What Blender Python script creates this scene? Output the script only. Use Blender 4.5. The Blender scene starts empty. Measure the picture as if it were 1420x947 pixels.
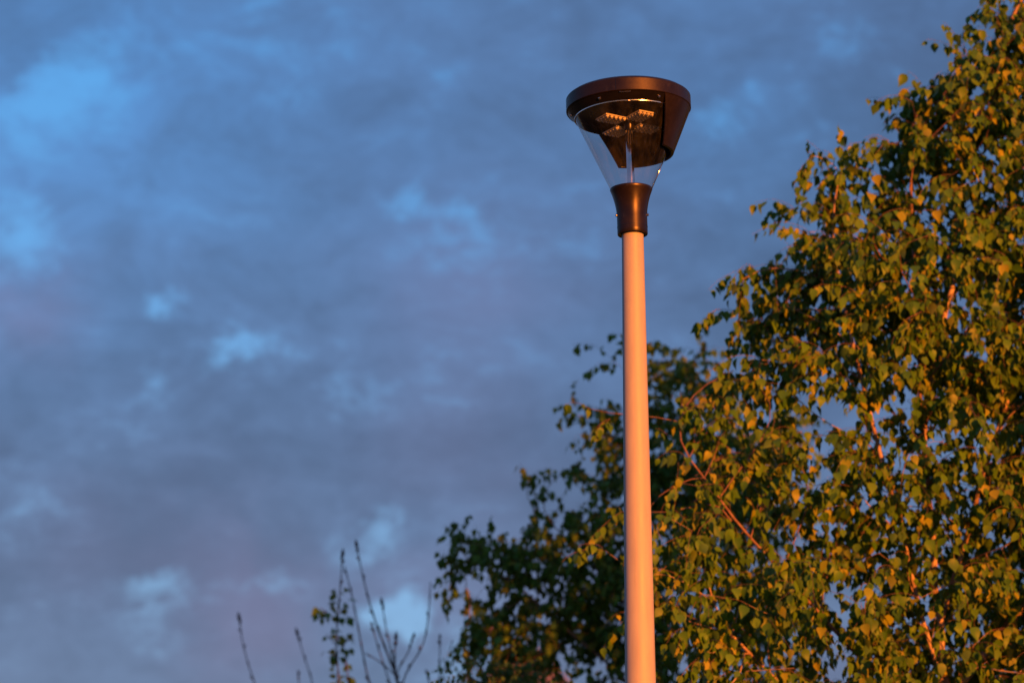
import bpy, bmesh, math, random
import numpy as np
from mathutils import Vector, Matrix, Euler, noise as mnoise

R = math.radians
sc = bpy.context.scene
C = sc.collection
random.seed(7)

# ------------------------------------------------------------------ camera
W0, H0 = 1420.0, 947.0
LENS = 85.0
FPX = LENS / 36.0 * W0
CAM = Vector((0, 0, 1.6))
PITCH, ROLL = 14.2, -0.27
cam_d = bpy.data.cameras.new('camera')
cam = bpy.data.objects.new('camera', cam_d)
C.objects.link(cam)
cam_d.lens = LENS
cam_d.sensor_width = 36.0
cam_d.clip_end = 6000
CAMROT = Euler((R(90 + PITCH), 0, 0)).to_matrix() @ Matrix.Rotation(R(ROLL), 3, 'Z')
cam.matrix_world = Matrix.Translation(CAM) @ CAMROT.to_4x4()
cam_d.dof.use_dof = True
cam_d.dof.focus_distance = 9.6
cam_d.dof.aperture_fstop = 2.3
cam_d.dof.aperture_blades = 9
sc.camera = cam

# ------------------------------------------------------------------ view, sun, sky
sc.view_settings.view_transform = 'Standard'
sc.view_settings.look = 'None'
sc.view_settings.gamma = 1.0
sc.view_settings.use_curve_mapping = False
EXPO = 1.12
sc.view_settings.exposure = EXPO

SUN_AZ, SUN_EL = 25.5, 4.5            # degrees to the right of straight behind the camera
sun_dir = Vector((math.sin(R(SUN_AZ)) * math.cos(R(SUN_EL)),
                  -math.cos(R(SUN_AZ)) * math.cos(R(SUN_EL)), math.sin(R(SUN_EL))))
sl = bpy.data.lights.new('sun', 'SUN')
sl.energy = 5.0
sl.angle = R(0.55)
sl.color = (1.0, 0.25, 0.025)
so = bpy.data.objects.new('sun', sl)
C.objects.link(so)
so.rotation_euler = sun_dir.to_track_quat('Z', 'Y').to_euler()
so.location = (6, -10, 12)


def ray(px, py):
    v = CAMROT @ Vector(((px - W0 / 2) / FPX, -(py - H0 / 2) / FPX, -1.0))
    return v.normalized()


def P(px, py, Y):
    """the point at ground distance Y on the line of sight of a photo pixel"""
    v = ray(px, py)
    return CAM + v * (Y / v.y)


CAMROT_T = np.array(CAMROT.transposed())


def project(pts):
    q = (np.asarray(pts) - np.array(CAM)) @ CAMROT_T.T
    d = -q[:, 2]
    return W0 / 2 + FPX * q[:, 0] / d, H0 / 2 - FPX * q[:, 1] / d, d


world = bpy.data.worlds.new('World')
sc.world = world
world.use_nodes = True


class NT:
    """small helper for node graphs"""
    def __init__(s, tree):
        s.t = tree
        s.n = tree.nodes
        s.l = tree.links

    def new(s, typ, **kw):
        n = s.n.new(typ)
        for k, v in kw.items():
            setattr(n, k, v)
        return n

    def put(s, sock, v):
        if isinstance(v, bpy.types.NodeSocket):
            s.l.new(v, sock)
        elif v is not None:
            if isinstance(v, (tuple, list)) and len(v) == 3 and sock.type == 'RGBA':
                v = (*v, 1)
            sock.default_value = v

    def math(s, op, a, b=None, c=None, clamp=False):
        n = s.new('ShaderNodeMath', operation=op, use_clamp=clamp)
        for i, v in enumerate((a, b, c)):
            s.put(n.inputs[i], v)
        return n.outputs[0]

    def vmath(s, op, a, b=None, scale=None):
        n = s.new('ShaderNodeVectorMath', operation=op)
        s.put(n.inputs[0], a)
        if b is not None:
            s.put(n.inputs[1], b)
        if scale is not None:
            s.put(n.inputs['Scale'], scale)
        return n.outputs['Value'] if op in ('DOT_PRODUCT', 'LENGTH') else n.outputs[0]

    def noise(s, vec, scale, detail=4, rough=.5, dist=0.0):
        n = s.new('ShaderNodeTexNoise')
        s.put(n.inputs['Vector'], vec)
        n.inputs['Scale'].default_value = scale
        n.inputs['Detail'].default_value = detail
        n.inputs['Roughness'].default_value = rough
        n.inputs['Distortion'].default_value = dist
        return n.outputs['Fac'], n.outputs['Color']

    def mix(s, fac, a, b):
        n = s.new('ShaderNodeMix', data_type='RGBA')
        s.put(n.inputs[0], fac)
        s.put(n.inputs[6], a)
        s.put(n.inputs[7], b)
        return n.outputs[2]

    def rng(s, v, a, b, c=0.0, d=1.0, smooth=True):
        n = s.new('ShaderNodeMapRange', interpolation_type='SMOOTHSTEP' if smooth else 'LINEAR')
        s.put(n.inputs[0], v)
        for i, x in enumerate((a, b, c, d)):
            n.inputs[1 + i].default_value = x
        return n.outputs[0]


def lin(r, g, b):
    f = lambda c: (c / 255 / 12.92) if c / 255 <= .04045 else ((c / 255 + .055) / 1.055) ** 2.4
    return (f(r), f(g), f(b))


SKY_STR = 0.10


def build_world():
    g = NT(world.node_tree)
    g.n.clear()
    out = g.new('ShaderNodeOutputWorld')
    bg = g.new('ShaderNodeBackground')
    bg.inputs['Strength'].default_value = SKY_STR
    g.l.new(bg.outputs[0], out.inputs[0])
    sky = g.new('ShaderNodeTexSky', sky_type='NISHITA')
    sky.sun_disc = False
    sky.sun_elevation = R(SUN_EL)
    # rotation 0 = +Y, growing clockwise
    sky.sun_rotation = math.atan2(sun_dir.x, sun_dir.y)
    sky.altitude = 50
    sky.air_density = 1.0
    sky.dust_density = 0.6
    sky.ozone_density = 2.0
    k = 1.0 / (SKY_STR * 2 ** EXPO)

    def cc(r, gg, b, m=1.0):
        return tuple(x * k * m for x in lin(r, gg, b))

    tc = g.new('ShaderNodeTexCoord').outputs['Generated']
    sep = g.new('ShaderNodeSeparateXYZ')
    g.l.new(tc, sep.inputs[0])
    x, y, z = sep.outputs
    zc = g.math('MAXIMUM', z, 0.0)
    den = g.math('ADD', zc, 0.34)
    u = g.math('DIVIDE', x, den)
    v = g.math('DIVIDE', y, den)
    cb = g.new('ShaderNodeCombineXYZ')
    g.l.new(u, cb.inputs[0]); g.l.new(v, cb.inputs[1]); cb.inputs[2].default_value = 3.7
    uv = cb.outputs[0]
    big, _ = g.noise(uv, 2.6, 3, .5, .3)
    # wobble for the thin spots of the cloud deck
    _, wc = g.noise(tc, 30.0, 5, .62)
    wob = g.vmath('SCALE', g.vmath('SUBTRACT', wc, (.5, .5, .5)), scale=.045)
    dirw = g.vmath('ADD', tc, wob)
    nrm = g.new('ShaderNodeVectorMath', operation='NORMALIZE')
    g.l.new(dirw, nrm.inputs[0])
    dirw = nrm.outputs[0]

    def spots(lst):
        tot = None
        for px, py, rad, amp in lst:
            d = ray(px, py)
            s = (rad * .72 / FPX)
            dt = g.vmath('DOT_PRODUCT', dirw, tuple(d))
            e = g.math('POWER', 2.718281828, g.math('MULTIPLY', g.math('SUBTRACT', dt, 1.0), 1.0 / (s * s)))
            e = g.math('MULTIPLY', e, amp)
            tot = e if tot is None else g.math('ADD', tot, e)
        return tot

    thin = spots([(50, 140, 60, .85), (115, 115, 50, .80), (5, 320, 55, .70), (70, 330, 45, .35), (207, 430, 26, 1.0),
                  (350, 476, 20, .7), (325, 490, 20, .7), (295, 496, 20, .4), (200, 520, 30, .4), (560, 285, 30, .55), (640, 300, 26, .45),
                  (540, 735, 32, .85), (550, 858, 34, 1.2), (548, 858, 22, 1.0), (235, 795, 26, .5), (200, 812, 30, .5), (990, 165, 50, .5),
                  (390, 800, 40, .4), (360, 45, 70, .3), (190, 60, 90, .25), (480, 770, 30, .3),
                  (640, 905, 30, .6), (60, 220, 50, .2), (470, 540, 40, .3), (700, 160, 40, .3)])
    pinkspot = spots([(370, 870, 90, .95), (40, 430, 60, .7), (650, 400, 110, .4), (300, 770, 90, .4),
                      (120, 760, 90, .35), (620, 620, 130, .35)])

    sv = g.vmath('MULTIPLY', tc, (1, 1, 1.7))
    fb, _ = g.noise(sv, 17.0, 9, .66, .5)
    wide, _ = g.noise(sv, 6.5, 4, .5, .4)
    fb2, _ = g.noise(sv, 58.0, 7, .66, .35)
    t = g.math('ADD', g.math('MULTIPLY', fb, .64), g.math('MULTIPLY', fb2, .36))
    t = g.math('ADD', t, g.math('MULTIPLY', g.math('SUBTRACT', big, .5), .10))
    gap = g.rng(g.math('ADD', t, g.math('MULTIPLY', g.math('MINIMUM', thin, 1.15), .27)), .525, .83)
    mot = g.rng(g.math('ADD', g.math('ADD', g.math('MULTIPLY', fb, .36), g.math('MULTIPLY', fb2, .22)), g.math('MULTIPLY', wide, .42)), .38, .62)

    el = g.rng(z, .10, .36)                       # low band -> higher sky
    lowc = g.mix(mot, cc(76, 91, 127), cc(98, 118, 158))
    highc = g.mix(mot, cc(69, 95, 135), cc(84, 119, 169))
    cloud = g.mix(el, lowc, highc)
    veil = spots([(60, 130, 260, .75), (30, 320, 190, .6), (300, 90, 260, .45), (980, 150, 160, .4), (560, 860, 160, .35), (560, 280, 160, .2)])
    cloud = g.mix(g.math('MULTIPLY', veil, g.rng(fb, .3, .65, .45, 1.0), clamp=True), cloud, g.mix(el, cc(112, 142, 188), cc(84, 136, 198)))
    # belly of the deck catches a little of the sunset
    pk = g.math('MULTIPLY', g.rng(big, .40, .68), g.math('SUBTRACT', 1.0, g.math('MULTIPLY', el, .85)))
    pk = g.math('ADD', g.math('MULTIPLY', pk, .50), g.math('MULTIPLY', pinkspot, .85), clamp=True)
    cloud = g.mix(g.math('MULTIPLY', pk, .65), cloud, cc(118, 113, 152))
    # the whole deck glows with the sky model's own light, strongest round the sun
    ad = g.new('ShaderNodeMix', data_type='RGBA', blend_type='ADD')
    ad.inputs[0].default_value = .075
    g.put(ad.inputs[6], g.mix(1.0, cloud, cloud)); g.put(ad.inputs[7], sky.outputs[0])
    cloud = ad.outputs[2]
    # clear sky through the gaps
    clear = g.mix(.88, g.mix(1.0, sky.outputs[0], sky.outputs[0]), g.mix(el, cc(132, 178, 226), cc(92, 170, 240)))
    col = g.mix(g.math('MULTIPLY', gap, .92), cloud, clear)
    # towards and under the horizon the real sky model takes over
    col = g.mix(g.rng(z, -.02, .04), sky.outputs[0], col)
    g.l.new(col, bg.inputs['Color'])


build_world()

# ------------------------------------------------------------------ helpers


def mat(name, **kw):
    m = bpy.data.materials.new(name)
    m.use_nodes = True
    g = NT(m.node_tree)
    b = m.node_tree.nodes['Principled BSDF']
    for k_, v_ in kw.items():
        g.put(b.inputs[k_.replace('_', ' ')], v_)
    return m, g, b


def tag(o, label=None, cat=None, group=None, kind=None):
    if label: o['label'] = label
    if cat: o['category'] = cat
    if group: o['group'] = group
    if kind: o['kind'] = kind
    return o


def empty(name, loc):
    o = bpy.data.objects.new(name, None)
    o.empty_display_size = .1
    C.objects.link(o)
    o.location = loc
    return o


def link(name, me, m, parent=None, smooth=True, loc=None):
    o = bpy.data.objects.new(name, me)
    C.objects.link(o)
    if m is not None and not me.materials:
        me.materials.append(m)
    if parent is not None:
        o.parent = parent
    if loc is not None:
        o.location = loc
    return o


def smooth_me(me, on=True):
    me.polygons.foreach_set('use_smooth', [on] * len(me.polygons))


def mesh_from(name, V, F, smooth=True):
    me = bpy.data.meshes.new(name)
    me.from_pydata([tuple(v) for v in V], [], [tuple(f) for f in F])
    me.update()
    if smooth:
        smooth_me(me)
    return me


def lathe(prof, seg=96, smooth_angle=None):
    """closed profile list of (r, z) turned round z"""
    V, F = [], []
    n = len(prof)
    for i in range(seg):
        a = 2 * math.pi * i / seg
        for r, z in prof:
            V.append((r * math.cos(a), r * math.sin(a), z))
    for i in range(seg):
        j = (i + 1) % seg
        for k in range(n - 1):
            F.append((i * n + k, j * n + k, j * n + k + 1, i * n + k + 1))
    return V, F


def lathe_obj(name, prof, m, parent, tf=None, seg=96, closed=False, angle=35):
    if closed:
        prof = list(prof) + [prof[0]]
    V, F = lathe(prof, seg)
    me = bpy.data.meshes.new(name)
    me.from_pydata(V, [], F)
    bm = bmesh.new(); bm.from_mesh(me)
    bmesh.ops.remove_doubles(bm, verts=bm.verts, dist=1e-5)
    bmesh.ops.recalc_face_normals(bm, faces=bm.faces)
    for e in bm.edges:
        if len(e.link_faces) == 2 and e.calc_face_angle(0) > R(angle):
            e.smooth = False
    bm.to_mesh(me); bm.free()
    smooth_me(me)
    if tf is not None:
        me.transform(tf)
    return link(name, me, m, parent)


def box_bm(bm, size, loc=(0, 0, 0), rot=None, bevel=0):
    M = Matrix.Translation(loc) @ (rot.to_4x4() if rot is not None else Matrix.Identity(4)) @ Matrix.Diagonal((*size, 1))
    r = bmesh.ops.create_cube(bm, size=1, matrix=M)
    if bevel:
        es = list({e for v in r['verts'] for e in v.link_edges})
        bmesh.ops.bevel(bm, geom=es, offset=bevel, segments=2, affect='EDGES', profile=.6)


def bm_obj(name, bm, m, parent, tf=None, smooth=False):
    me = bpy.data.meshes.new(name)
    bmesh.ops.recalc_face_normals(bm, faces=bm.faces)
    bm.to_mesh(me); bm.free()
    if tf is not None:
        me.transform(tf)
    smooth_me(me, smooth)
    return link(name, me, m, parent)


def tube(pts, rad, sides=6, V=None, F=None, cap=True):
    """a tapered tube along pts (list of 3-vectors); returns vertex and face lists"""
    V = [] if V is None else V
    F = [] if F is None else F
    pts = [np.asarray(p, float) for p in pts]
    n = len(pts)
    base = len(V)
    prev = None
    for i in range(n):
        t = pts[min(i + 1, n - 1)] - pts[max(i - 1, 0)]
        t = t / (np.linalg.norm(t) + 1e-9)
        if prev is None:
            a = np.array((1., 0, 0)) if abs(t[0]) < .8 else np.array((0, 1., 0))
        else:
            a = prev
        a = a - t * a.dot(t)
        a /= np.linalg.norm(a) + 1e-9
        b = np.cross(t, a)
        prev = a
        for k in range(sides):
            w = 2 * math.pi * k / sides
            V.append(tuple(pts[i] + rad[i] * (a * math.cos(w) + b * math.sin(w))))
    for i in range(n - 1):
        for k in range(sides):
            k2 = (k + 1) % sides
            F.append((base + i * sides + k, base + i * sides + k2, base + (i + 1) * sides + k2, base + (i + 1) * sides + k))
    if cap:
        F.append(tuple(base + k for k in reversed(range(sides))))
        F.append(tuple(base + (n - 1) * sides + k for k in range(sides)))
    return V, F


# ------------------------------------------------------------------ materials

# ground
m_ground, g, b = mat('meadow_ground', Roughness=.95)
geo = g.new('ShaderNodeNewGeometry').outputs['Position']
n1, _ = g.noise(geo, .35, 6, .6)
n2, _ = g.noise(geo, 6, 4, .6)
c = g.mix(g.rng(n1, .35, .65), (.045, .075, .022), (.085, .095, .035))
c = g.mix(g.rng(n2, .4, .7, 0, .5), c, (.10, .085, .05))
g.put(b.inputs['Base Color'], c)

# pale grey painted pole
m_pole, g, b = mat('grey_pole_paint', Roughness=.55)
oc = g.new('ShaderNodeTexCoord').outputs['Object']
st = g.vmath('MULTIPLY', oc, (1, 1, .25))
n1, _ = g.noise(st, 22, 5, .6)
n2, _ = g.noise(oc, 160, 3, .6)
c = g.mix(g.rng(n1, .3, .7), (.315, .30, .29), (.355, .34, .325))
n3, _ = g.noise(g.vmath('MULTIPLY', oc, (1, 1, .035)), 60, 5, .65)
c = g.mix(g.rng(n3, .55, .75, 0, .45), c, (.24, .225, .21))
c = g.mix(g.rng(n2, .62, .75, 0, .4), c, (.22, .215, .205))
g.put(b.inputs['Base Color'], c)
g.put(b.inputs['Roughness'], g.rng(n1, .3, .7, .48, .64))
bp = g.new('ShaderNodeBump'); bp.inputs['Strength'].default_value = .06; bp.inputs['Distance'].default_value = .002
g.put(bp.inputs['Height'], n2); g.put(b.inputs['Normal'], bp.outputs[0])


def bronze(name, base, rough, metal=.55):
    m, g, b = mat(name, Roughness=rough, Metallic=metal)
    oc = g.new('ShaderNodeTexCoord').outputs['Object']
    n1, _ = g.noise(oc, 18, 5, .6)
    n2, _ = g.noise(oc, 420, 2, .5)
    n4, _ = g.noise(g.vmath('MULTIPLY', oc, (1, 1, .4)), 45, 6, .7)
    cb = g.mix(g.rng(n1, .3, .7), tuple(x * .85 for x in base), tuple(x * 1.15 for x in base))
    if .01 < max(base) < .1:                     # dust and dried water marks
        cb = g.mix(g.rng(n4, .55, .80, 0, .28), cb, (.11, .10, .09))
    g.put(b.inputs['Base Color'], cb)
    g.put(b.inputs['Roughness'], g.rng(n1, .25, .75, rough - .05, rough + .07))
    bp = g.new('ShaderNodeBump'); bp.inputs['Strength'].default_value = .08; bp.inputs['Distance'].default_value = .001
    g.put(bp.inputs['Height'], n2); g.put(b.inputs['Normal'], bp.outputs[0])
    return m


m_bronze = bronze('dark_bronze_paint', (.020, .0135, .012), .35)
m_inner = bronze('black_inner_paint', (.006, .005, .005), .30, .1)
m_steel = bronze('polished_aluminium', (.80, .80, .82), .13, 1.0)
m_screw = bronze('steel_screw', (.55, .5, .45), .25, 1.0)

m_glass = bpy.data.materials.new('clear_lamp_glass')
m_glass.use_nodes = True
g = NT(m_glass.node_tree); g.n.clear()
out = g.new('ShaderNodeOutputMaterial')
tr = g.new('ShaderNodeBsdfTransparent'); tr.inputs[0].default_value = (.88, .87, .86, 1)
gl = g.new('ShaderNodeBsdfGlossy'); gl.inputs['Roughness'].default_value = .04
ge = g.new('ShaderNodeNewGeometry')
cs = g.math('ABSOLUTE', g.vmath('DOT_PRODUCT', ge.outputs['Incoming'], ge.outputs['Normal']))
fr = g.math('ADD', .04, g.math('MULTIPLY', g.math('POWER', g.math('SUBTRACT', 1.0, cs, clamp=True), 5.0), .96))
df = g.new('ShaderNodeBsdfDiffuse'); df.inputs[0].default_value = (.5, .5, .5, 1)
ms = g.new('ShaderNodeMixShader'); ms2 = g.new('ShaderNodeMixShader')
oc = g.new('ShaderNodeTexCoord').outputs['Object']
dn, _ = g.noise(g.vmath('MULTIPLY', oc, (1, 1, .3)), 26, 5, .65)
g.l.new(g.rng(dn, .35, .8, .003, .035), ms2.inputs[0])
g.l.new(fr, ms.inputs[0]); g.l.new(tr.outputs[0], ms.inputs[1]); g.l.new(gl.outputs[0], ms.inputs[2])
g.l.new(ms.outputs[0], ms2.inputs[1]); g.l.new(df.outputs[0], ms2.inputs[2])
g.l.new(ms2.outputs[0], out.inputs[0])

m_lens, g, b = mat('led_lens_plastic', Roughness=.12, Base_Color=(.62, .58, .52), IOR=1.5)
b.inputs['Specular IOR Level'].default_value = .8
m_board, g, b = mat('led_board', Roughness=.35, Base_Color=(.55, .54, .53))

# leaves
def leaf_material(name, green_a, green_b, yellow, yfrac, spec=.26):
    m, g, b = mat(name, Roughness=.48)
    out = g.n['Material Output']
    b.inputs['Specular IOR Level'].default_value = spec
    at = g.new('ShaderNodeAttribute', attribute_name='leaf_var').outputs['Fac']
    oi = g.new('ShaderNodeObjectInfo').outputs['Random']
    r = g.math('FRACT', g.math('ADD', at, oi))
    r2 = g.math('FRACT', g.math('MULTIPLY', r, 17.31))
    geo = g.new('ShaderNodeNewGeometry')
    n1, _ = g.noise(geo.outputs['Position'], 55, 3, .6)
    c = g.mix(r, green_a, green_b)
    c = g.mix(g.rng(r2, 1 - yfrac, 1.0), c, yellow)
    c = g.mix(g.rng(n1, .62, .82, 0, .3), c, (.10, .08, .015))
    back = g.mix(.35, c, (.10, .17, .045))
    c = g.mix(geo.outputs['Backfacing'], c, back)
    g.put(b.inputs['Base Color'], c)
    tl = g.new('ShaderNodeBsdfTranslucent')
    g.put(tl.inputs[0], g.mix(.6, c, (.12, .20, .02)))
    mx = g.new('ShaderNodeMixShader'); mx.inputs[0].default_value = .28
    g.l.new(b.outputs[0], mx.inputs[1]); g.l.new(tl.outputs[0], mx.inputs[2])
    g.l.new(mx.outputs[0], out.inputs[0])
    return m


m_leaf = leaf_material('birch_leaf', (.042, .124, .006), (.098, .215, .009), (.26, .26, .01), .28)
m_leaf2 = leaf_material('shaded_birch_leaf', (.052, .145, .014), (.098, .22, .018), (.22, .24, .015), .20)
m_leaf3 = leaf_material('shrub_leaf', (.040, .11, .02), (.08, .17, .03), (.20, .20, .03), .12)

# birch bark
m_bark, g, b = mat('birch_bark', Roughness=.75)
geo = g.new('ShaderNodeNewGeometry').outputs['Position']
n1, _ = g.noise(g.vmath('MULTIPLY', geo, (9, 9, 60)), 1, 5, .6)
n2, _ = g.noise(geo, 5, 4, .6)
c = g.mix(g.rng(n2, .35, .65), (.40, .30, .22), (.24, .15, .10))
c = g.mix(g.rng(n1, .56, .66), c, (.06, .045, .035))
g.put(b.inputs['Base Color'], c)
bp = g.new('ShaderNodeBump'); bp.inputs['Distance'].default_value = .004
g.put(bp.inputs['Height'], n1); g.put(b.inputs['Normal'], bp.outputs[0])
m_twig, g, b = mat('red_brown_twig_bark', Roughness=.6)
geo = g.new('ShaderNodeNewGeometry').outputs['Position']
n1, _ = g.noise(geo, 40, 4, .6)
g.put(b.inputs['Base Color'], g.mix(g.rng(n1, .35, .7), (.13, .065, .045), (.24, .14, .10)))
m_shoot, g, b = mat('shade_toned_shoot_bark', Roughness=.7)  # bark tone darkened to stand in for shade on the shoots
geo = g.new('ShaderNodeNewGeometry').outputs['Position']
n1, _ = g.noise(geo, 60, 4, .6)
g.put(b.inputs['Base Color'], g.mix(g.rng(n1, .35, .7), (.035, .028, .026), (.075, .058, .05)))
m_bud, g, b = mat('red_brown_bud', Roughness=.6, Base_Color=(.05, .025, .022))

# ------------------------------------------------------------------ ground
def build_ground():
    V, F = [], []
    n = 40
    ext = 2500.0
    xs = [math.copysign(abs(t) ** 3, t) * ext for t in np.linspace(-1, 1, n + 1)]
    for yy in xs:
        for xx in xs:
            h = 0.0
            V.append((xx, yy, h))
    for j in range(n):
        for i in range(n):
            a = j * (n + 1) + i
            F.append((a, a + 1, a + n + 2, a + n + 1))
    o = link('ground', mesh_from('ground', V, F), m_ground)
    tag(o, kind='structure')


build_ground()

# ------------------------------------------------------------------ street lamp
LY = 9.16


def build_lamp():
    pc = P(877.3, 326, LY)
    zc = pc.z
    # foot: plumb under the collar
    root = empty('street_lamp', (pc.x, LY, 0))
    tag(root, 'tall pale grey lamp post with dark bronze cone lantern and clear glass', 'street lamp')
    # tapered pole
    zb = .03
    prof = [(.0, zb), (.0815, zb)]
    for i in range(1, 41):
        t = i / 40
        z = zb + (zc + .05 - zb) * t
        r = .0800 + (.0430 - .0800) * ((z - 0) / zc)
        if t < .02: r = .0810
        prof.append((r, z))
    prof.append((0, zc + .05))
    pole = lathe_obj('pole', prof, m_pole, root, seg=64)
    # access door and foot flange, below the picture
    bm = bmesh.new()
    box_bm(bm, (.085, .012, .36), (0, -.0705, .75), bevel=.004)
    bm_obj('access_door', bm, m_pole, pole)
    lathe_obj('base_flange', [(.0, 0.0), (.17, 0.0), (.17, .02), (.165, .028), (.0, .028)], m_pole, root, seg=48)
    # the lantern sits a touch crooked on the pole
    TF = Matrix.Translation((0, 0, zc)) @ Matrix.Rotation(R(-.85), 4, 'Y')
    Ht = lambda n, prof, m, par, **k: lathe_obj(n, prof, m, par, TF, **k)

    # collar: straight sleeve flaring to the glass
    cp = [(.044, .004), (.0585, 0), (.0598, .002), (.0600, .020)]
    for i in range(0, 15):
        t = i / 14
        cp.append((.0600 + (.0845 - .0600) * (t ** 1.9), .072 + (.187 - .072) * t))
    cp += [(.0835, .190), (.078, .190), (.060, .16), (.044, .10)]
    col = Ht('collar', cp, m_bronze, root, closed=True, angle=40)
    Ht('seam_ring', [(.0590, .030), (.0607, .0305), (.0607, .0325), (.0590, .033)], m_inner, col, closed=True)
    for k in range(3):
        a = R([-172, -8, 90][k])
        V, F = tube([(.050, 0, 0), (.0645, 0, 0), (.0668, 0, 0)], [.0062, .0062, .004], 12)
        me = mesh_from('set_screw', V, F, smooth=False)
        me.transform(TF @ Matrix.Translation((0, 0, .080)) @ Matrix.Rotation(a, 4, 'Z'))
        link('set_screw', me, m_screw, col)

    # cap ring and lid
    cap = Ht('cap', [(.200, .520), (.2475, .5165), (.2500, .5195), (.2500, .5670), (.2470, .5715), (.2455, .5715),
                     (.2450, .5690), (.2440, .5690), (.2435, .5735), (.235, .5800), (.12, .596), (.0, .600),
                     (.0, .560), (.200, .560)], m_bronze, root, closed=True, angle=28)
    # hairline joint and small clips on the ring
    ZR = lambda a: Matrix.Rotation(R(a), 4, 'Z')
    for az, zz, sz in ((-104, .543, (.0022, .0016, .046)),):
        bm = bmesh.new(); box_bm(bm, sz, (0, 0, 0))
        bm_obj('joint', bm, m_inner, cap, TF @ ZR(az + 90) @ Matrix.Translation((0, -.2500, zz)))
    # inside the cap: skirt down to the glass rim, and the ceiling
    Ht('skirt', [(.2440, .5160), (.2165, .4860), (.2125, .4860), (.2390, .5160)], m_inner, cap, closed=True)
    ceil = Ht('ceiling', [(.0, .5150), (.2375, .5150), (.2375, .5180), (.0, .5180)], m_inner, cap, closed=True)
    # screws and a clip on the skirt front
    def on_skirt(az, t):
        r = .2440 + (.2165 - .2440) * t + .001
        z = .516 + (.486 - .516) * t
        return ZR(az + 90) @ Matrix.Translation((0, -r, z)) @ Matrix.Rotation(R(-38), 4, 'X')
    for az, t in ((-122, .42), (-62, .42), (-178, .5)):
        V, F = tube([(0, .004, 0), (0, -.003, 0), (0, -.0042, 0)], [.0065, .0065, .0045], 12)
        me = mesh_from('screw', V, F, smooth=False)
        me.transform(TF @ on_skirt(az, t))
        link('screw', me, m_screw, cap)
    bm = bmesh.new(); box_bm(bm, (.045, .004, .006), (0, 0, 0), bevel=.001)
    bm_obj('clip', bm, m_screw, cap, TF @ on_skirt(-96, .10))

    # shell: the opaque part of the cone, open towards the front left
    def shell_mesh(r_off):
        nu, nv = 72, 14
        V = []
        for j in range(nv + 1):
            t = j / nv
            z = .5175 + (.334 - .5175) * t
            rr = .2470 + (.1740 - .2470) * t + r_off
            a0 = 33 + (47 - 33) * t           # from the front, to the right
            a1 = 211 + (193 - 211) * t        # round the back to the left
            for i in range(nu + 1):
                s = i / nu
                a = R(-90 + a0 + (a1 - a0) * s)
                # rounded lower corners
                V.append((rr * math.cos(a), rr * math.sin(a), z))
        return V, nu, nv
    V1, nu, nv = shell_mesh(0)
    V2, _, _ = shell_mesh(-.006)
    V = V1 + V2; o2 = len(V1); F = []
    w = nu + 1
    for j in range(nv):
        for i in range(nu):
            a = j * w + i
            F.append((a, a + 1, a + w + 1, a + w))
            F.append((o2 + a, o2 + a + w, o2 + a + w + 1, o2 + a + 1))
    rim = [j * w for j in range(nv + 1)] + [nv * w + i for i in range(1, nu + 1)] + [j * w + nu for j in range(nv - 1, -1, -1)] + [i for i in range(nu - 1, 0, -1)]
    for q in range(len(rim)):
        a, b_ = rim[q], rim[(q + 1) % len(rim)]
        F.append((a, b_, o2 + b_, o2 + a))
    me = bpy.data.meshes.new('shell'); me.from_pydata(V, [], F)
    bm = bmesh.new(); bm.from_mesh(me)
    bmesh.ops.recalc_face_normals(bm, faces=bm.faces)
    for e in bm.edges:
        if len(e.link_faces) == 2 and e.calc_face_angle(0) > R(40): e.smooth = False
    bm.to_mesh(me); bm.free(); smooth_me(me); me.transform(TF)
    me.materials.append(m_bronze); me.materials.append(m_inner)
    mi = np.zeros(len(me.polygons), np.int32); mi[1:2 * nu * nv:2] = 1
    me.polygons.foreach_set('material_index', mi)
    shell = link('shell', me, None, root)
    # dark rolled lip inside the lower rim
    pts = []
    for i in range(60):
        s = i / 59
        a = R(-90 + 48 + (192 - 48) * s)
        pts.append((.1665 * math.cos(a), .1665 * math.sin(a), .336))
    V, F = tube(pts, [.0045] * 60, 8)
    me = mesh_from('lip', V, F); me.transform(TF)
    link('lip', me, m_inner, shell)

    # glass cone; an added bright rod stands in for its edge highlight
    V, F = lathe([(.0800, .186), (.2145, .4865)], 128)
    me = mesh_from('glass', V, F); me.transform(TF)
    glass = link('glass', me, m_glass, root)
    Ht('glass_rim', [(.2150, .4845), (.2178, .4845), (.2183, .4872), (.2150, .4875)], m_steel, glass, closed=True)
    for az in (2,):
        a = R(az)
        c_, s_ = math.cos(a), math.sin(a)
        V, F = tube([(.0805 * c_, .0805 * s_, .187), (.151 * c_, .151 * s_, .345)], [.0020, .0020], 8)
        me = mesh_from('glass_edge_glint', V, F); me.transform(TF)
        link('glass_edge_glint', me, m_steel, glass)

    # central tube, bracket and LED lens plates
    Ht('centre_tube', [(.0, .15), (.0150, .15), (.0150, .44), (.0135, .443), (.0, .443)], m_steel, root, seg=32)
    Ht('bracket', [(.0, .438), (.019, .438), (.021, .445), (.026, .50), (.045, .5155), (.0, .5155)], m_inner, root, seg=32)
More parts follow.
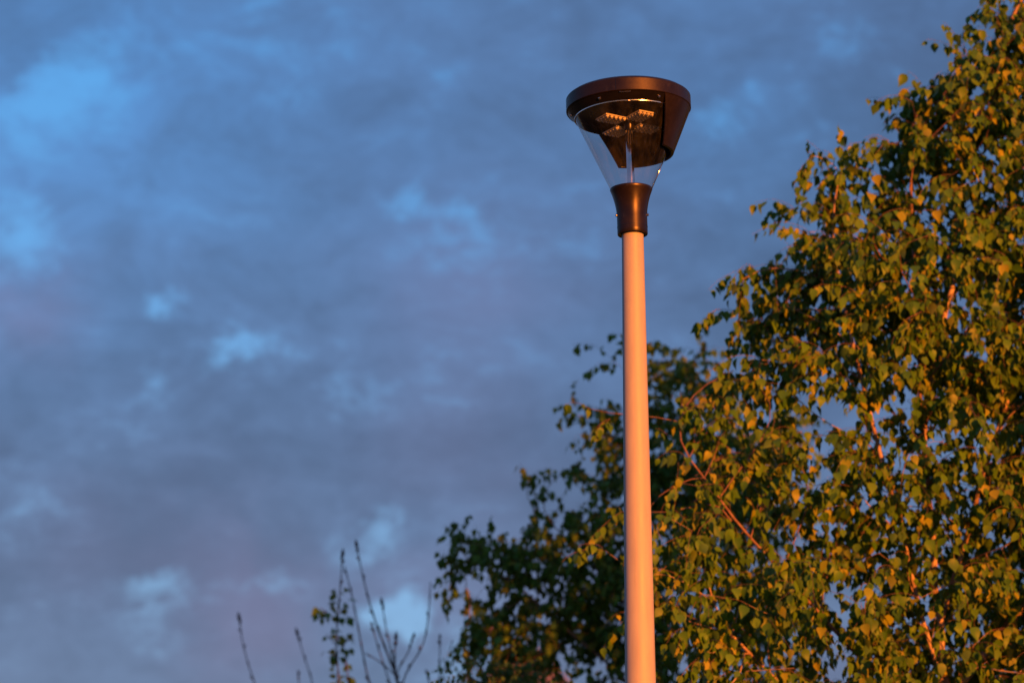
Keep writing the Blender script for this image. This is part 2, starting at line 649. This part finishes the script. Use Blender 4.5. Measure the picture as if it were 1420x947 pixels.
    for k in range(4):
        a = 45 + 90 * k - 14
        M = TF @ ZR(a)
        bm = bmesh.new()
        zz = .472 if k in (2, 3) else .458
        box_bm(bm, (.105, .080, .006), (.082, 0, zz), bevel=.0015)
        plate = bm_obj('led_plate', bm, m_board, root, M)
        bm = bmesh.new()
        for ix in range(5):
            for iy in range(4):
                Mx = Matrix.Translation((.082 - .040 + ix * .0200, -.029 + iy * .0193, zz - .0035)) @ Matrix.Diagonal((1, 1, .9, 1))
                bmesh.ops.create_icosphere(bm, subdivisions=1, radius=.0098, matrix=Mx)
        bm_obj('led_lens', bm, m_lens, plate, M, smooth=False)
    return root


build_lamp()

# ------------------------------------------------------------------ leaves and trees


def leaf_template(seed):
    """birch leaf: rhombic blade 1 long along x with a petiole, folded at the midrib and curled"""
    rs = random.Random(seed)
    fold = rs.uniform(.05, .45); curl = rs.uniform(-.05, .55); tw = rs.uniform(-.25, .25)
    pet = .30
    st = [(0.0, .04), (.09, .24), (.26, .38), (.46, .375), (.66, .25), (.84, .10), (1.0, 0.0)]
    V, F = [], []
    V += [(-pet, .012, 0), (-pet, -.012, 0), (0, -.012, 0), (0, .012, 0)]
    F.append((0, 1, 2, 3))
    rows = []
    for s, w in st:
        z = -curl * s * s
        mid = len(V); V.append((s, 0, z))
        if w == 0:
            rows.append((mid, mid, mid)); continue
        l = len(V); V.append((s - .02, w, z + fold * w + tw * s * w))
        r_ = len(V); V.append((s - .02, -w, z + fold * w - tw * s * w))
        rows.append((mid, l, r_))
    for a, b_ in zip(rows[:-1], rows[1:]):
        if b_[0] == b_[1]:
            F.append((a[0], b_[0], a[1])); F.append((a[0], a[2], b_[0]))
        else:
            F.append((a[0], b_[0], b_[1], a[1])); F.append((a[0], a[2], b_[2], b_[0]))
    V = np.array(V, float)
    V[:, 0] += pet
    return V / 1.0, F


TEMPL = [leaf_template(s) for s in range(9)]


def frames(axis, nrm):
    ax = axis / (np.linalg.norm(axis, axis=1, keepdims=True) + 1e-9)
    n = nrm - ax * (nrm * ax).sum(1, keepdims=True)
    n = n / (np.linalg.norm(n, axis=1, keepdims=True) + 1e-9)
    y = np.cross(n, ax)
    return np.stack([ax, y, n], axis=2)        # columns


def leaves_mesh(name, pos, rot, size, var, tid):
    VV, LV, LS, AV = [], [], [], []
    off = 0
    for t, (V, F) in enumerate(TEMPL):
        idx = np.where(tid == t)[0]
        if not len(idx): continue
        w = np.einsum('nij,vj->nvi', rot[idx], V) * size[idx][:, None, None] + pos[idx][:, None, :]
        nv = len(V)
        VV.append(w.reshape(-1, 3))
        AV.append(np.repeat(var[idx], nv))
        flat = np.array([i for f in F for i in f]); ls = np.array([len(f) for f in F])
        LV.append((flat[None, :] + (off + np.arange(len(idx)) * nv)[:, None]).ravel())
        LS.append(np.tile(ls, len(idx)))
        off += nv * len(idx)
    VV = np.concatenate(VV); LV = np.concatenate(LV); LS = np.concatenate(LS); AV = np.concatenate(AV)
    me = bpy.data.meshes.new(name)
    me.vertices.add(len(VV)); me.vertices.foreach_set('co', VV.astype(np.float32).ravel())
    me.loops.add(len(LV)); me.loops.foreach_set('vertex_index', LV.astype(np.int32))
    me.polygons.add(len(LS))
    me.polygons.foreach_set('loop_start', np.concatenate([[0], np.cumsum(LS)[:-1]]).astype(np.int32))
    me.update(calc_edges=True)
    a = me.attributes.new('leaf_var', 'FLOAT', 'POINT')
    a.data.foreach_set('value', AV.astype(np.float32))
    smooth_me(me)
    return me


LEAF_ME = {}


def leaf_data(t, m):
    k = (t, m.name)
    if k not in LEAF_ME:
        V, F = TEMPL[t]
        me = mesh_from('leaf', V, F)
        me.materials.append(m)
        LEAF_ME[k] = me
    return LEAF_ME[k]


def grow(rs, start_nodes, start_par, A, D=.13, dk=.16, iters=140, up=.2):
    """space colonisation: branches reach for every attractor"""
    pos = [np.array(p, float) for p in start_nodes]
    par = list(start_par)
    A = np.array(A)
    n = len(A)
    dist = np.full(n, 1e9); near = np.zeros(n, int)
    arr = np.array(pos)
    for k in range(len(pos)):
        d = np.linalg.norm(A - arr[k], axis=1)
        # limbs leave the trunk below the point they reach
        hd = np.linalg.norm((A - arr[k])[:, :2], axis=1)
        d = d + np.maximum(0, arr[k][2] - A[:, 2] + .75 * hd) * 1.6
        mk = d < dist
        dist[mk] = d[mk]; near[mk] = k
    alive = np.ones(n, bool)
    end = near.copy()
    for it in range(iters):
        ids = np.where(alive)[0]
        if not len(ids): break
        cur = np.array(pos)
        v = A[ids] - cur[near[ids]]
        v /= np.linalg.norm(v, axis=1, keepdims=True) + 1e-9
        acc = {}
        for q, k in enumerate(near[ids]):
            acc.setdefault(k, []).append(q)
        new = []
        for k, qs in acc.items():
            d = v[qs].mean(0) + np.array((0, 0, up)) + rs.normal(0, .12, 3)
            ln = np.linalg.norm(d)
            if ln < .05: d = v[qs[0]]; ln = 1
            p = cur[k] + d / ln * D
            new.append(len(pos)); pos.append(p); par.append(k)
        newp = np.array([pos[i] for i in new])
        dm = np.linalg.norm(A[ids][:, None, :] - newp[None], axis=2)
        j = dm.argmin(1); dmn = dm[np.arange(len(ids)), j]
        bet = dmn < dist[ids]
        sel = ids[bet]
        dist[sel] = dmn[bet]; near[sel] = np.array(new)[j[bet]]
        kill = dist < dk
        end[alive & kill] = near[alive & kill]
        stale = alive & ~kill
        alive &= ~kill
    end[alive] = near[alive]
    return np.array(pos), np.array(par), end


def sample_lobes(rs, lobes, dens):
    out = []
    for c, r in lobes:
        r = np.array(r, float)
        n = max(3, int(dens * 4.19 * r[0] * r[1] * r[2]))
        u = rs.normal(0, 1, (n, 3)); u /= np.linalg.norm(u, axis=1, keepdims=True)
        s = rs.uniform(0, 1, (n, 1)) ** (1 / 2.2)
        out.append(np.array(c) + u * s * r)
    return np.concatenate(out)


def build_tree(name, label, base, leader, lobes, dens, seed, leafmat, lsize, tip=.0013, group=None, droop=1.0,
               n_single=300, leaf_step=.030, extra=(), clump=-.20, min_z=1.2, barkm=None, trunk_r=None, cats='tree'):
    rs = np.random.default_rng(seed)
    root = empty(name, base)
    tag(root, label, cats, group)
    B = np.array(base, float)
    # leader
    L = [np.array(p, float) for p in leader]
    nodes, par = [], []
    for a, b_ in zip(L[:-1], L[1:]):
        n = max(1, int(np.linalg.norm(b_ - a) / .13))
        for i in range(n):
            nodes.append(a + (b_ - a) * i / n + (rs.normal(0, .006, 3) if nodes else 0)); par.append(len(nodes) - 2)
    nodes.append(L[-1]); par.append(len(nodes) - 2)
    nl = len(nodes)
    for ex in extra:                       # big ascending limbs
        ex = [np.array(p, float) for p in ex]
        k = int(np.argmin([np.linalg.norm(q - ex[0]) for q in nodes]))
        last, ex = k, [nodes[k]] + ex[1:]
        for a, b_ in zip(ex[:-1], ex[1:]):
            n = max(1, int(np.linalg.norm(b_ - a) / .13))
            for i in range(1, n + 1):
                par.append(last); nodes.append(a + (b_ - a) * i / n + rs.normal(0, .010, 3)); last = len(nodes) - 1
    A = sample_lobes(rs, lobes, dens)
    A = A[A[:, 2] > min_z]
    nz = np.array([mnoise.noise(Vector(p) * 2.3 + Vector((seed, 0, 0))) for p in A])
    A = A[nz > clump + rs.normal(0, .10, len(A))]
    pos, par, end = grow(rs, nodes, par, A)
    N = len(pos)
    # pipe model radii
    w = np.zeros(N)
    np.add.at(w, end, 1.0)
    for i in range(N - 1, -1, -1):
        if w[i] == 0: w[i] = .5
        if par[i] >= 0: w[par[i]] += w[i]
    rad = tip * w ** (1 / 2.75)
    if trunk_r: rad[:nl] = np.maximum(rad[:nl], np.linspace(trunk_r, tip * 2, nl))
    ch = [[] for _ in range(N)]
    for i in range(N):
        if par[i] >= 0: ch[par[i]].append(i)
    # trunk chain
    main = list(range(nl))
    V, F = tube([pos[i] - B for i in main], [rad[i] for i in main], 10)
    link('trunk', mesh_from('trunk', V, F), barkm or m_bark, root)
    # limbs
    onmain = set(main)
    for m_ in main:
        for c0 in ch[m_]:
            if c0 in onmain: continue
            V, F = [], []
            stack = [(m_, c0)]
            while stack:
                p0, c1 = stack.pop()
                chain = [p0, c1]
                cur = c1
                while ch[cur]:
                    ks = sorted(ch[cur], key=lambda q: -w[q])
                    for q in ks[1:]: stack.append((cur, q))
                    cur = ks[0]; chain.append(cur)
                rr = [rad[i] for i in chain]; rr[0] = min(rr[0], rr[1] * 1.15)
                pts = [pos[i] - B for i in chain]
                # soften the zigzag
                for _ in range(2):
                    pts = [pts[0]] + [(pts[i - 1] + 2 * pts[i] + pts[i + 1]) / 4 for i in range(1, len(pts) - 1)] + [pts[-1]]
                tube(pts, rr, 6 if rr[0] > .006 else 4, V, F, cap=False)
            link('branch', mesh_from('branch', V, F), m_twig if rad[c0] < .012 else (barkm or m_bark), root)
    # hanging twigs with leaves
    TV, TF_ = [], []
    lp, la, ln = [], [], []
    for q in range(len(A)):
        e = end[q]
        p0 = pos[e]
        d0 = pos[e] - pos[par[e]] if par[e] >= 0 else np.array((0, 0, 1.))
        d0 = d0 / (np.linalg.norm(d0) + 1e-9)
        d = d0 + rs.normal(0, .55, 3); d /= np.linalg.norm(d)
        length = rs.uniform(.14, .34)
        n = 7
        stp = length / n
        pts = [p0]
        for i in range(n):
            d = d + np.array((0, 0, -.30 * droop * rs.uniform(.5, 1.4))) + rs.normal(0, .06, 3)
            d /= np.linalg.norm(d)
            pts.append(pts[-1] + d * stp)
        tube([p - B for p in pts], list(np.linspace(tip * 1.0, tip * .55, n + 1)), 3, TV, TF_, cap=False)
        # leaves, alternate, mostly hanging
        m = int(length / leaf_step)
        for i in range(m):
            t = (i + rs.uniform(.2, .8)) / m * n
            k = min(int(t), n - 1)
            pp = pts[k] + (pts[k + 1] - pts[k]) * (t - k)
            az = rs.uniform(0, 2 * math.pi)
            out = np.array((math.cos(az), math.sin(az), 0))
            ax = out * rs.uniform(.15, .9) + np.array((0, 0, -rs.uniform(.45, 1.25))) + .2 * (pts[k + 1] - pts[k]) / stp
            nn = out * rs.uniform(.2, 1.2) + np.array((0, 0, rs.uniform(.1, .9))) + rs.normal(0, .5, 3)
            lp.append(pp); la.append(ax); ln.append(nn)
    link('twigs', mesh_from('twigs', TV, TF_), m_twig, root)['kind'] = 'stuff'
    lp = np.array(lp); rot = frames(np.array(la), np.array(ln))
    nL = len(lp)
    size = lsize * (.42 + .80 * rs.beta(2.2, 2.0, nL))
    var = rs.uniform(0, 1, nL)
    tid = rs.integers(0, len(TEMPL), nL)
    # the leaves that show largest become parts of their own
    px, py, dd = project(lp)
    inside = (px > -10) & (px < W0 + 10) & (py > -10) & (py < H0 + 10)
    face = np.abs(np.einsum('nj,nj->n', rot[:, :, 2], (lp - np.array(CAM)) / np.linalg.norm(lp - np.array(CAM), axis=1, keepdims=True)))
    order = np.argsort(dd)
    seen, pick = {}, []
    for i in order:
        if not inside[i]: continue
        key = (int(px[i] // 14), int(py[i] // 14))
        if key in seen: continue
        seen[key] = 1
        pick.append(i)
    pick = sorted(pick, key=lambda i: -(size[i] / dd[i]) * (.3 + face[i]))[:n_single]
    single = np.zeros(nL, bool); single[pick] = True
    for i in pick:
        o = bpy.data.objects.new('leaf', leaf_data(int(tid[i]), leafmat))
        C.objects.link(o)
        o.parent = root
        M = Matrix([list(rot[i][0]) + [lp[i][0] - B[0]], list(rot[i][1]) + [lp[i][1] - B[1]],
                    list(rot[i][2]) + [lp[i][2] - B[2]], [0, 0, 0, 1]])
        o.matrix_basis = M @ Matrix.Diagonal((size[i],) * 3 + (1,))
    r = ~single
    me = leaves_mesh('foliage', lp[r] - B, rot[r], size[r], var[r], tid[r])
    link('foliage', me, leafmat, root)['kind'] = 'stuff'
    print(name, 'attractors', len(A), 'nodes', N, 'leaves', nL)
    return root


def lobe(px, py, r, Y, sy=1.0):
    c = P(px, py, Y)
    return (tuple(c), (r, r * sy, r))


# near birch, right half of the picture
YF = 13.0
FL = [
    (1405, 40, .30, 0), (1372, 110, .30, -.1), (1385, 180, .3, -.2), (1318, 150, .31, 0), (1275, 185, .30, -.1), (1240, 250, .34, .1), (1185, 245, .25, 0), (1150, 285, .26, .1),
    (1350, 280, .45, 0), (1160, 370, .36, 0), (1088, 400, .29, .1), (1060, 450, .26, .2), (1048, 385, .15, 0),
    (1250, 430, .60, -.1), (1420, 460, .65, .1), (1120, 510, .34, -.2), (1040, 520, .22, .1), (1085, 545, .25, -.1), (1110, 585, .2, 0),
    (1200, 650, .50, -.2), (1390, 690, .70, -.1), (1020, 640, .36, -.3), (960, 600, .26, -.3), (925, 540, .18, -.2), (905, 480, .10, -.1), (838, 575, .09, -.3), (790, 578, .06, -.3), (845, 690, .09, -.3), (830, 760, .08, -.3),
    (1100, 830, .62, -.2), (1290, 880, .70, 0), (970, 760, .40, -.4), (930, 860, .34, -.4), (1010, 930, .5, -.3),
    # the rest of the crown, beside and below the picture
    (1560, 260, .75, .2), (1600, 600, .9, 0), (1560, 900, .8, 0), (1480, 60, .50, .1), (1450, -90, .42, 0), (1500, -220, .40, 0),
    (1150, 1060, .6, 0), (1400, 1080, .8, 0), (1000, 1080, .4, 0), (1650, 1050, .6, .1), (1600, 20, .5, .4),
    (1460, 800, .7, 1.0), (1480, 520, .7, .9), (1560, 650, .7, 1.1), (1480, 330, .5, .9), (1600, 420, .6, 1.0),  # extra lobes beside the view, added to shade the farther birch
    (1268, 128, .13, 0), (1312, 100, .12, 0), (1352, 58, .12, 0), (1212, 180, .12, 0), (1132, 225, .10, 0),
]
lobesF = [lobe(a, b_, r, YF + o, 1.15) for a, b_, r, o in FL]
bF = P(1335, 1300, YF); bF.z = 0
leadF = [bF, P(1322, 1080, YF), P(1302, 860, YF), P(1280, 600, YF + .03), P(1318, 400, YF + .05), P(1332, 260, YF + .1), P(1385, 70, YF + .15), P(1440, -60, YF), P(1485, -240, YF)]
build_tree('birch_tree', 'large sunlit birch tree with golden green leaves filling the right edge', tuple(bF), leadF,
           lobesF + [(c_, tuple(q * .92 for q in r_)) for c_, r_ in lobesF[:16]], 262, 3, m_leaf, .066, droop=.65, group='birch trees behind the lamp post',
           extra=[[P(1318, 1040, YF), P(1180, 900, YF - .15), P(1040, 745, YF - .3), P(935, 610, YF - .3)],
                  [P(1310, 960, YF), P(1240, 700, YF - .2), P(1190, 520, YF - .15), P(1150, 330, YF)],
                  [P(1290, 720, YF), P(1275, 500, YF - .2), P(1265, 330, YF - .1), P(1262, 170, YF)],
                  [P(1320, 1080, YF), P(1120, 980, YF - .2), P(990, 860, YF - .35)],
                  [P(1302, 860, YF), P(1370, 640, YF - .1), P(1420, 480, YF), P(1440, 300, YF)],
                  [P(1312, 980, YF), P(1450, 800, YF), P(1560, 560, YF), P(1600, 300, YF)]])

# farther birch, in the shade of the near one
YB = 18.0
BL = [
    (885, 530, .22, 0), (862, 490, .14, 0), (895, 465, .10, 0), (850, 585, .22, .1), (790, 582, .08, 0), (820, 650, .26, 0), (760, 690, .24, .1), (735, 690, .13, 0),
    (720, 770, .26, 0), (655, 765, .18, 0), (616, 762, .09, 0), (640, 745, .1, 0), (625, 800, .08, 0), (690, 840, .32, .1), (632, 840, .09, 0), (655, 890, .18, 0), (680, 770, .2, 0), (720, 890, .3, .1),
    (810, 770, .42, .1), (910, 640, .42, .3), (960, 540, .34, .4), (1000, 700, .55, .4), (880, 850, .50, .2), (770, 880, .36, .3),
    (1060, 620, .35, .6), (1050, 850, .45, .6),
    (740, 990, .4, .2), (880, 1040, .6, .2), (1050, 1050, .6, .4),
]
lobesB = [lobe(a, b_, r * 1.08, YB + o, 1.2) for a, b_, r, o in BL]
bB = P(985, 1250, YB + .4); bB.z = 0
leadB = [bB, P(980, 1000, YB + .4), P(965, 820, YB + .4), P(975, 640, YB + .4), P(960, 530, YB + .4)]
build_tree('birch_tree', 'smaller shaded birch tree sloping down to the left behind the lamp post', tuple(bB), leadB,
           lobesB, 430, 11, m_leaf2, .070, clump=-.30, droop=.65, group='birch trees behind the lamp post', leaf_step=.032,
           extra=[[P(980, 1000, YB + .4), P(890, 860, YB + .2), P(790, 750, YB + .1), P(720, 690, YB)],
                  [P(972, 900, YB + .4), P(900, 720, YB + .2), P(872, 560, YB)],
                  [P(982, 1060, YB + .4), P(820, 900, YB + .2), P(700, 800, YB), P(630, 765, YB)]])

# low shrub at the bottom edge under the far birch
YS = 15.0
bS = P(690, 1200, YS); bS.z = 0
SL = [(665, 935, .16, 0), (690, 925, .12, .1), (650, 950, .12, 0), (700, 975, .3, .1), (660, 1030, .35, 0), (740, 1010, .35, .2), (690, 1120, .5, .1)]
build_tree('shrub', 'low dense green shrub at the bottom edge below the shaded birch', tuple(bS),
           [bS, P(690, 1100, YS), P(685, 980, YS)], [lobe(a, b_, r, YS + o) for a, b_, r, o in SL], 800, 21, m_leaf3, .036,
           n_single=60, clump=-1, droop=.3, leaf_step=.026, min_z=.3, barkm=m_twig, cats='shrub')

# ------------------------------------------------------------------ leafless shoots at the lower left


def shoot_plant(name, label, base, trunk_top, shoots, Y, cats='sapling', leafy=None, seed=1):
    rs = np.random.default_rng(seed)
    B = np.array(base, float)
    root = empty(name, tuple(base))
    tag(root, label, cats)
    tt = np.array(trunk_top)
    n = 12
    pts = [B + (tt - B) * i / n + rs.normal(0, .006, 3) * (0 < i < n) for i in range(n + 1)]
    V, F = tube([p - B for p in pts], list(np.linspace(.026, .014, n + 1)), 8)
    link('stem', mesh_from('stem', V, F), m_shoot, root)
    for sh in shoots:
        pix, r0, r1, bud, oy = sh['pix'], sh.get('r0', .0105), sh.get('r1', .0060), sh.get('bud', 1.0), sh.get('dy', 0)
        P3 = [np.array(P(x, y, Y + oy * (1 - i / (len(pix) - 1)))) for i, (x, y) in enumerate(pix)]   # tip first
        P3 = P3[::-1]
        if sh.get('root', True):
            P3 = [tt + (P3[0] - tt) * 0.0] + P3
        # resample
        out = []
        for a, b_ in zip(P3[:-1], P3[1:]):
            k = max(2, int(np.linalg.norm(b_ - a) / .045))
            for i in range(k): out.append(a + (b_ - a) * i / k)
        out.append(P3[-1])
        for _ in range(3):
            out = [out[0]] + [(out[i - 1] + 2 * out[i] + out[i + 1]) / 4 for i in range(1, len(out) - 1)] + [out[-1]]
        m = len(out)
        rr = np.linspace(r0, r1, m) * .68
        # nodes swell where side buds sit
        for i in range(2, m - 1, 3): rr[i] *= 1.45
        V, F = tube([p - B for p in out], list(rr), 7)
        so_ = link('shoot', mesh_from('shoot', V, F), m_shoot, root)
        so_.location = (0, 0, 0)
        # buds: an end bud and small side buds
        bl = []
        d = out[-1] - out[-3]; d /= np.linalg.norm(d)
        if bud: bl.append((out[-1] - d * .006, d, .072 * bud, .0145 * bud ** .5))
        for i in range(2, m - 1, 3):
            if rs.random() < .85:
                t = out[i + 1] - out[i]; t /= np.linalg.norm(t)
                a = rs.uniform(0, 6.28)
                s = np.array((math.cos(a), math.sin(a), 0))
                bl.append((out[i] + s * rr[i] * .6, t * .9 + s * .55, .036, .0075))
        if bud:
            for k_ in range(2):
                a = rs.uniform(0, 6.28); s = np.array((math.cos(a), math.sin(a), 0))
                bl.append((out[-1] - d * rs.uniform(.03, .06), d + s * .3, .046 * bud, .0095))
        for p, dd, ln_, w_ in bl:
            dd = dd / np.linalg.norm(dd)
            ts = [0, .25, .55, .8, 1]
            V, F = tube([p + dd * ln_ * t - B for t in ts], [w_ * .6, w_, w_ * .9, w_ * .5, w_ * .08], 6)
            link('bud', mesh_from('bud', V, F), m_bud, so_)
    if leafy:
        for (x, y, cnt, spread, sz, oy) in leafy:
            for k in range(int(cnt * 1.7)):
                p = np.array(P(x + rs.normal(0, spread), y + rs.normal(0, spread * .8), Y + oy + rs.normal(0, .03)))
                # petioles grow from the closest shoot line
                p0 = np.array(P(x, y - 2, Y + oy))
                ax = (p - p0); ax = ax / (np.linalg.norm(ax) + 1e-6) + np.array((0, 0, -.75)) + rs.normal(0, .25, 3)
                nn = rs.normal(0, 1, 3) + np.array((0, -.6, .4))
                rot = frames(ax[None], nn[None])[0]
                o = bpy.data.objects.new('leaf', leaf_data(int(rs.integers(0, 6)), m_leaf2))
                C.objects.link(o); o.parent = root
                s = sz * 1.5 * rs.uniform(.7, 1.15)
                M = Matrix([list(rot[0]) + [p[0] - B[0]], list(rot[1]) + [p[1] - B[1]], list(rot[2]) + [p[2] - B[2]], [0, 0, 0, 1]])
                o.matrix_basis = M @ Matrix.Diagonal((s, s, s, 1))
    return root


YT = 19.4
b1 = P(575, 1300, YT); b1.z = 0
shoot_plant('sapling', 'bare forked sapling with several budded shoots left of the shaded birch', b1, P(556, 990, YT), [
    dict(pix=[(495, 758), (500, 785), (512, 835), (527, 880), (545, 925), (556, 960)], r0=0.0147),
    dict(pix=[(530, 838), (535, 868), (543, 905), (549, 935), (556, 965)], dy=.15),
    dict(pix=[(549, 886), (547, 912), (549, 940), (556, 970)], dy=-.1, r0=0.0119),
    dict(pix=[(573, 883), (567, 905), (556, 921), (549, 930), (552, 960)], dy=.1, bud=.7),
    dict(pix=[(597, 806), (595, 845), (590, 885), (580, 908), (566, 925), (556, 950)], dy=-.15, bud=0),
    dict(pix=[(478, 785), (487, 820), (497, 870), (504, 910), (512, 950), (540, 985)], dy=.2, bud=0, r0=0.0119),
    dict(pix=[(506, 905), (520, 912), (534, 922), (546, 934)], dy=.2, bud=0, r0=0.0070, r1=0.0056, root=False),
    dict(pix=[(516, 866), (522, 890), (535, 930), (548, 970)], bud=.5, dy=-.2, r0=0.0084),
], YT, seed=3)

b2 = P(478, 1320, YT - .3); b2.z = 0
shoot_plant('leafy_sapling', 'slender upright sapling with a few small green leaves among bare shoots', b2, P(482, 1000, YT - .3), [
    dict(pix=[(475, 771), (473, 800), (470, 835), (467, 870), (467, 910), (471, 960)], r0=0.0105),
    dict(pix=[(443, 842), (453, 846), (467, 862)], bud=0, r0=.004, r1=.003, root=False),
    dict(pix=[(483, 836), (477, 842), (469, 852)], bud=0, r0=.004, r1=.003, root=False),
    dict(pix=[(452, 878), (459, 884), (466, 898)], bud=0, r0=.004, r1=.003, root=False),
    dict(pix=[(490, 880), (482, 886), (468, 905)], bud=0, r0=.004, r1=.003, root=False),
    dict(pix=[(476, 895), (480, 915), (484, 950), (484, 980)], bud=.5, r0=0.0126, dy=.05),
], YT - .3, leafy=[(468, 818, 3, 4, .045, 0), (474, 838, 3, 4, .05, 0), (446, 846, 5, 6, .05, 0), (474, 855, 3, 4, .05, 0), (456, 850, 3, 4, .045, 0),
                   (468, 878, 4, 5, .05, 0), (479, 880, 3, 4, .045, 0), (458, 880, 2, 4, .04, 0), (464, 908, 4, 5, .05, 0), (477, 910, 3, 5, .05, 0),
                   (470, 935, 4, 6, .05, 0), (482, 940, 3, 5, .05, 0), (484, 896, 2, 3, .045, 0)], seed=5)

b3 = P(385, 1330, YT + 2); b3.z = 0
shoot_plant('sapling', 'bare slanting shoots with brown end buds, leftmost plant at the bottom', b3, P(400, 1080, YT + 2), [
    dict(pix=[(332, 860), (336, 890), (344, 920), (353, 947), (375, 1010)], r0=0.0119, bud=1.2),
    dict(pix=[(413, 880), (420, 905), (428, 928), (435, 950), (430, 1010)], r0=0.0119, bud=1.1),
    dict(pix=[(414, 935), (415, 950), (412, 1000)], r0=0.0084, bud=.7),
], YT + 2, seed=8)

b4 = P(620, 1310, YT + .5); b4.z = 0
shoot_plant('sapling', 'short thin bare twigs just left of the low shrub', b4, P(612, 1010, YT + .5), [
    dict(pix=[(610, 884), (610, 910), (609, 935), (610, 970)], bud=.6, r0=0.0087),
    dict(pix=[(627, 890), (621, 912), (614, 935), (610, 960)], bud=.3, r0=0.0087, r1=0.0042),
    dict(pix=[(592, 933), (596, 950), (605, 985)], bud=.6, r0=0.0084),
], YT + .5, seed=9)

# ------------------------------------------------------------------ far house behind the foliage


def build_house():
    Y = 92.0
    ridge_l, ridge_r = P(705, 903, Y + 4), P(750, 903, Y + 4)
    zr = ridge_l.z
    ze = zr - 3.6
    x0, x1 = P(640, 940, Y).x, ridge_r.x + 2.0
    y0, y1 = Y - 1, Y + 9
    root = empty('house', ((x0 + x1) / 2, (y0 + y1) / 2, 0))
    tag(root, 'far house with a pinkish roof glimpsed through leaves at the bottom', 'house')
    cx, cy = (x0 + x1) / 2, (y0 + y1) / 2
    m_wall, g, b = mat('cream_render', Roughness=.9)
    geo = g.new('ShaderNodeNewGeometry').outputs['Position']
    n1, _ = g.noise(geo, .8, 5, .6)
    g.put(b.inputs['Base Color'], g.mix(n1, (.40, .36, .33), (.48, .44, .40)))
    m_roof, g, b = mat('pink_roof_tiles', Roughness=.8)
    geo = g.new('ShaderNodeNewGeometry').outputs['Position']
    n1, _ = g.noise(geo, 2.5, 5, .6)
    g.put(b.inputs['Base Color'], g.mix(n1, (.15, .11, .15), (.22, .165, .21)))
    m_pane, g, b = mat('dark_window_pane', Roughness=.05, Base_Color=(.03, .035, .04))
    m_frame, g, b = mat('white_window_frame', Roughness=.5, Base_Color=(.7, .68, .65))
    bm = bmesh.new()
    box_bm(bm, (x1 - x0, y1 - y0, ze), (0, 0, ze / 2))
    wall = bm_obj('wall', bm, m_wall, root)
    o_ = .5
    rl, rr = ridge_l.x - cx, ridge_r.x - cx
    hx0, hx1, hy0, hy1 = x0 - cx - o_, x1 - cx + o_, y0 - cy - o_, y1 - cy + o_
    # tile courses: each course a strip stepped over the one below
    V, F = [], []
    n = 16
    E = [(hx0, hy0), (hx1, hy0), (hx1, hy1), (hx0, hy1)]
    T = [(rl, 0), (rr, 0), (rr, 0), (rl, 0)]
    for k in range(n):
        for t, dz in ((k / n, .05), ((k + 1) / n, .0)):
            for (a, b_), (c_, d_) in zip(E, T):
                V.append((a + (c_ - a) * t, b_ + (d_ - b_) * t, ze + .08 + (zr - ze) * t + dz))
        o4 = k * 8
        for i in range(4):
            j = (i + 1) % 4
            F.append((o4 + i, o4 + j, o4 + 4 + j, o4 + 4 + i))
            if k:
                F.append((o4 - 4 + i, o4 - 4 + j, o4 + j, o4 + i))
    base = len(V)
    for a, b_ in E: V.append((a, b_, ze + .01))
    F.append((base + 3, base + 2, base + 1, base))
    for i in range(4):
        j = (i + 1) % 4
        F.append((base + i, base + j, j, i))
    roof = link('roof', mesh_from('roof', V, F, smooth=False), m_roof, root)
    bm = bmesh.new()
    box_bm(bm, (.9, .7, 1.7), (rr - .6, .9, zr - .6))
    bm_obj('chimney', bm, m_wall, roof)
    yy = y0 - cy
    for fl in range(3):
        z = 1.6 + fl * 2.8
        if z > ze - 1: continue
        k = 0
        x = x0 - cx + 1.4
        while x < x1 - cx - 1:
            bm = bmesh.new()
            for dx in (-.55, 0, .55): box_bm(bm, (.08, .10, 1.4), (x + dx, yy - .03, z))
            for dz in (-.66, .66): box_bm(bm, (1.02, .096, .08), (x, yy - .032, z + dz))
            wdw = bm_obj('window', bm, m_frame, root)
            bm = bmesh.new(); box_bm(bm, (1.0, .03, 1.26), (x, yy - .02, z))
            bm_obj('pane', bm, m_pane, wdw)
            bm = bmesh.new(); box_bm(bm, (1.3, .22, .06), (x, yy - .10, z - .75))
            bm_obj('sill', bm, m_frame, wdw)
            x += 2.4
    return root


build_house()
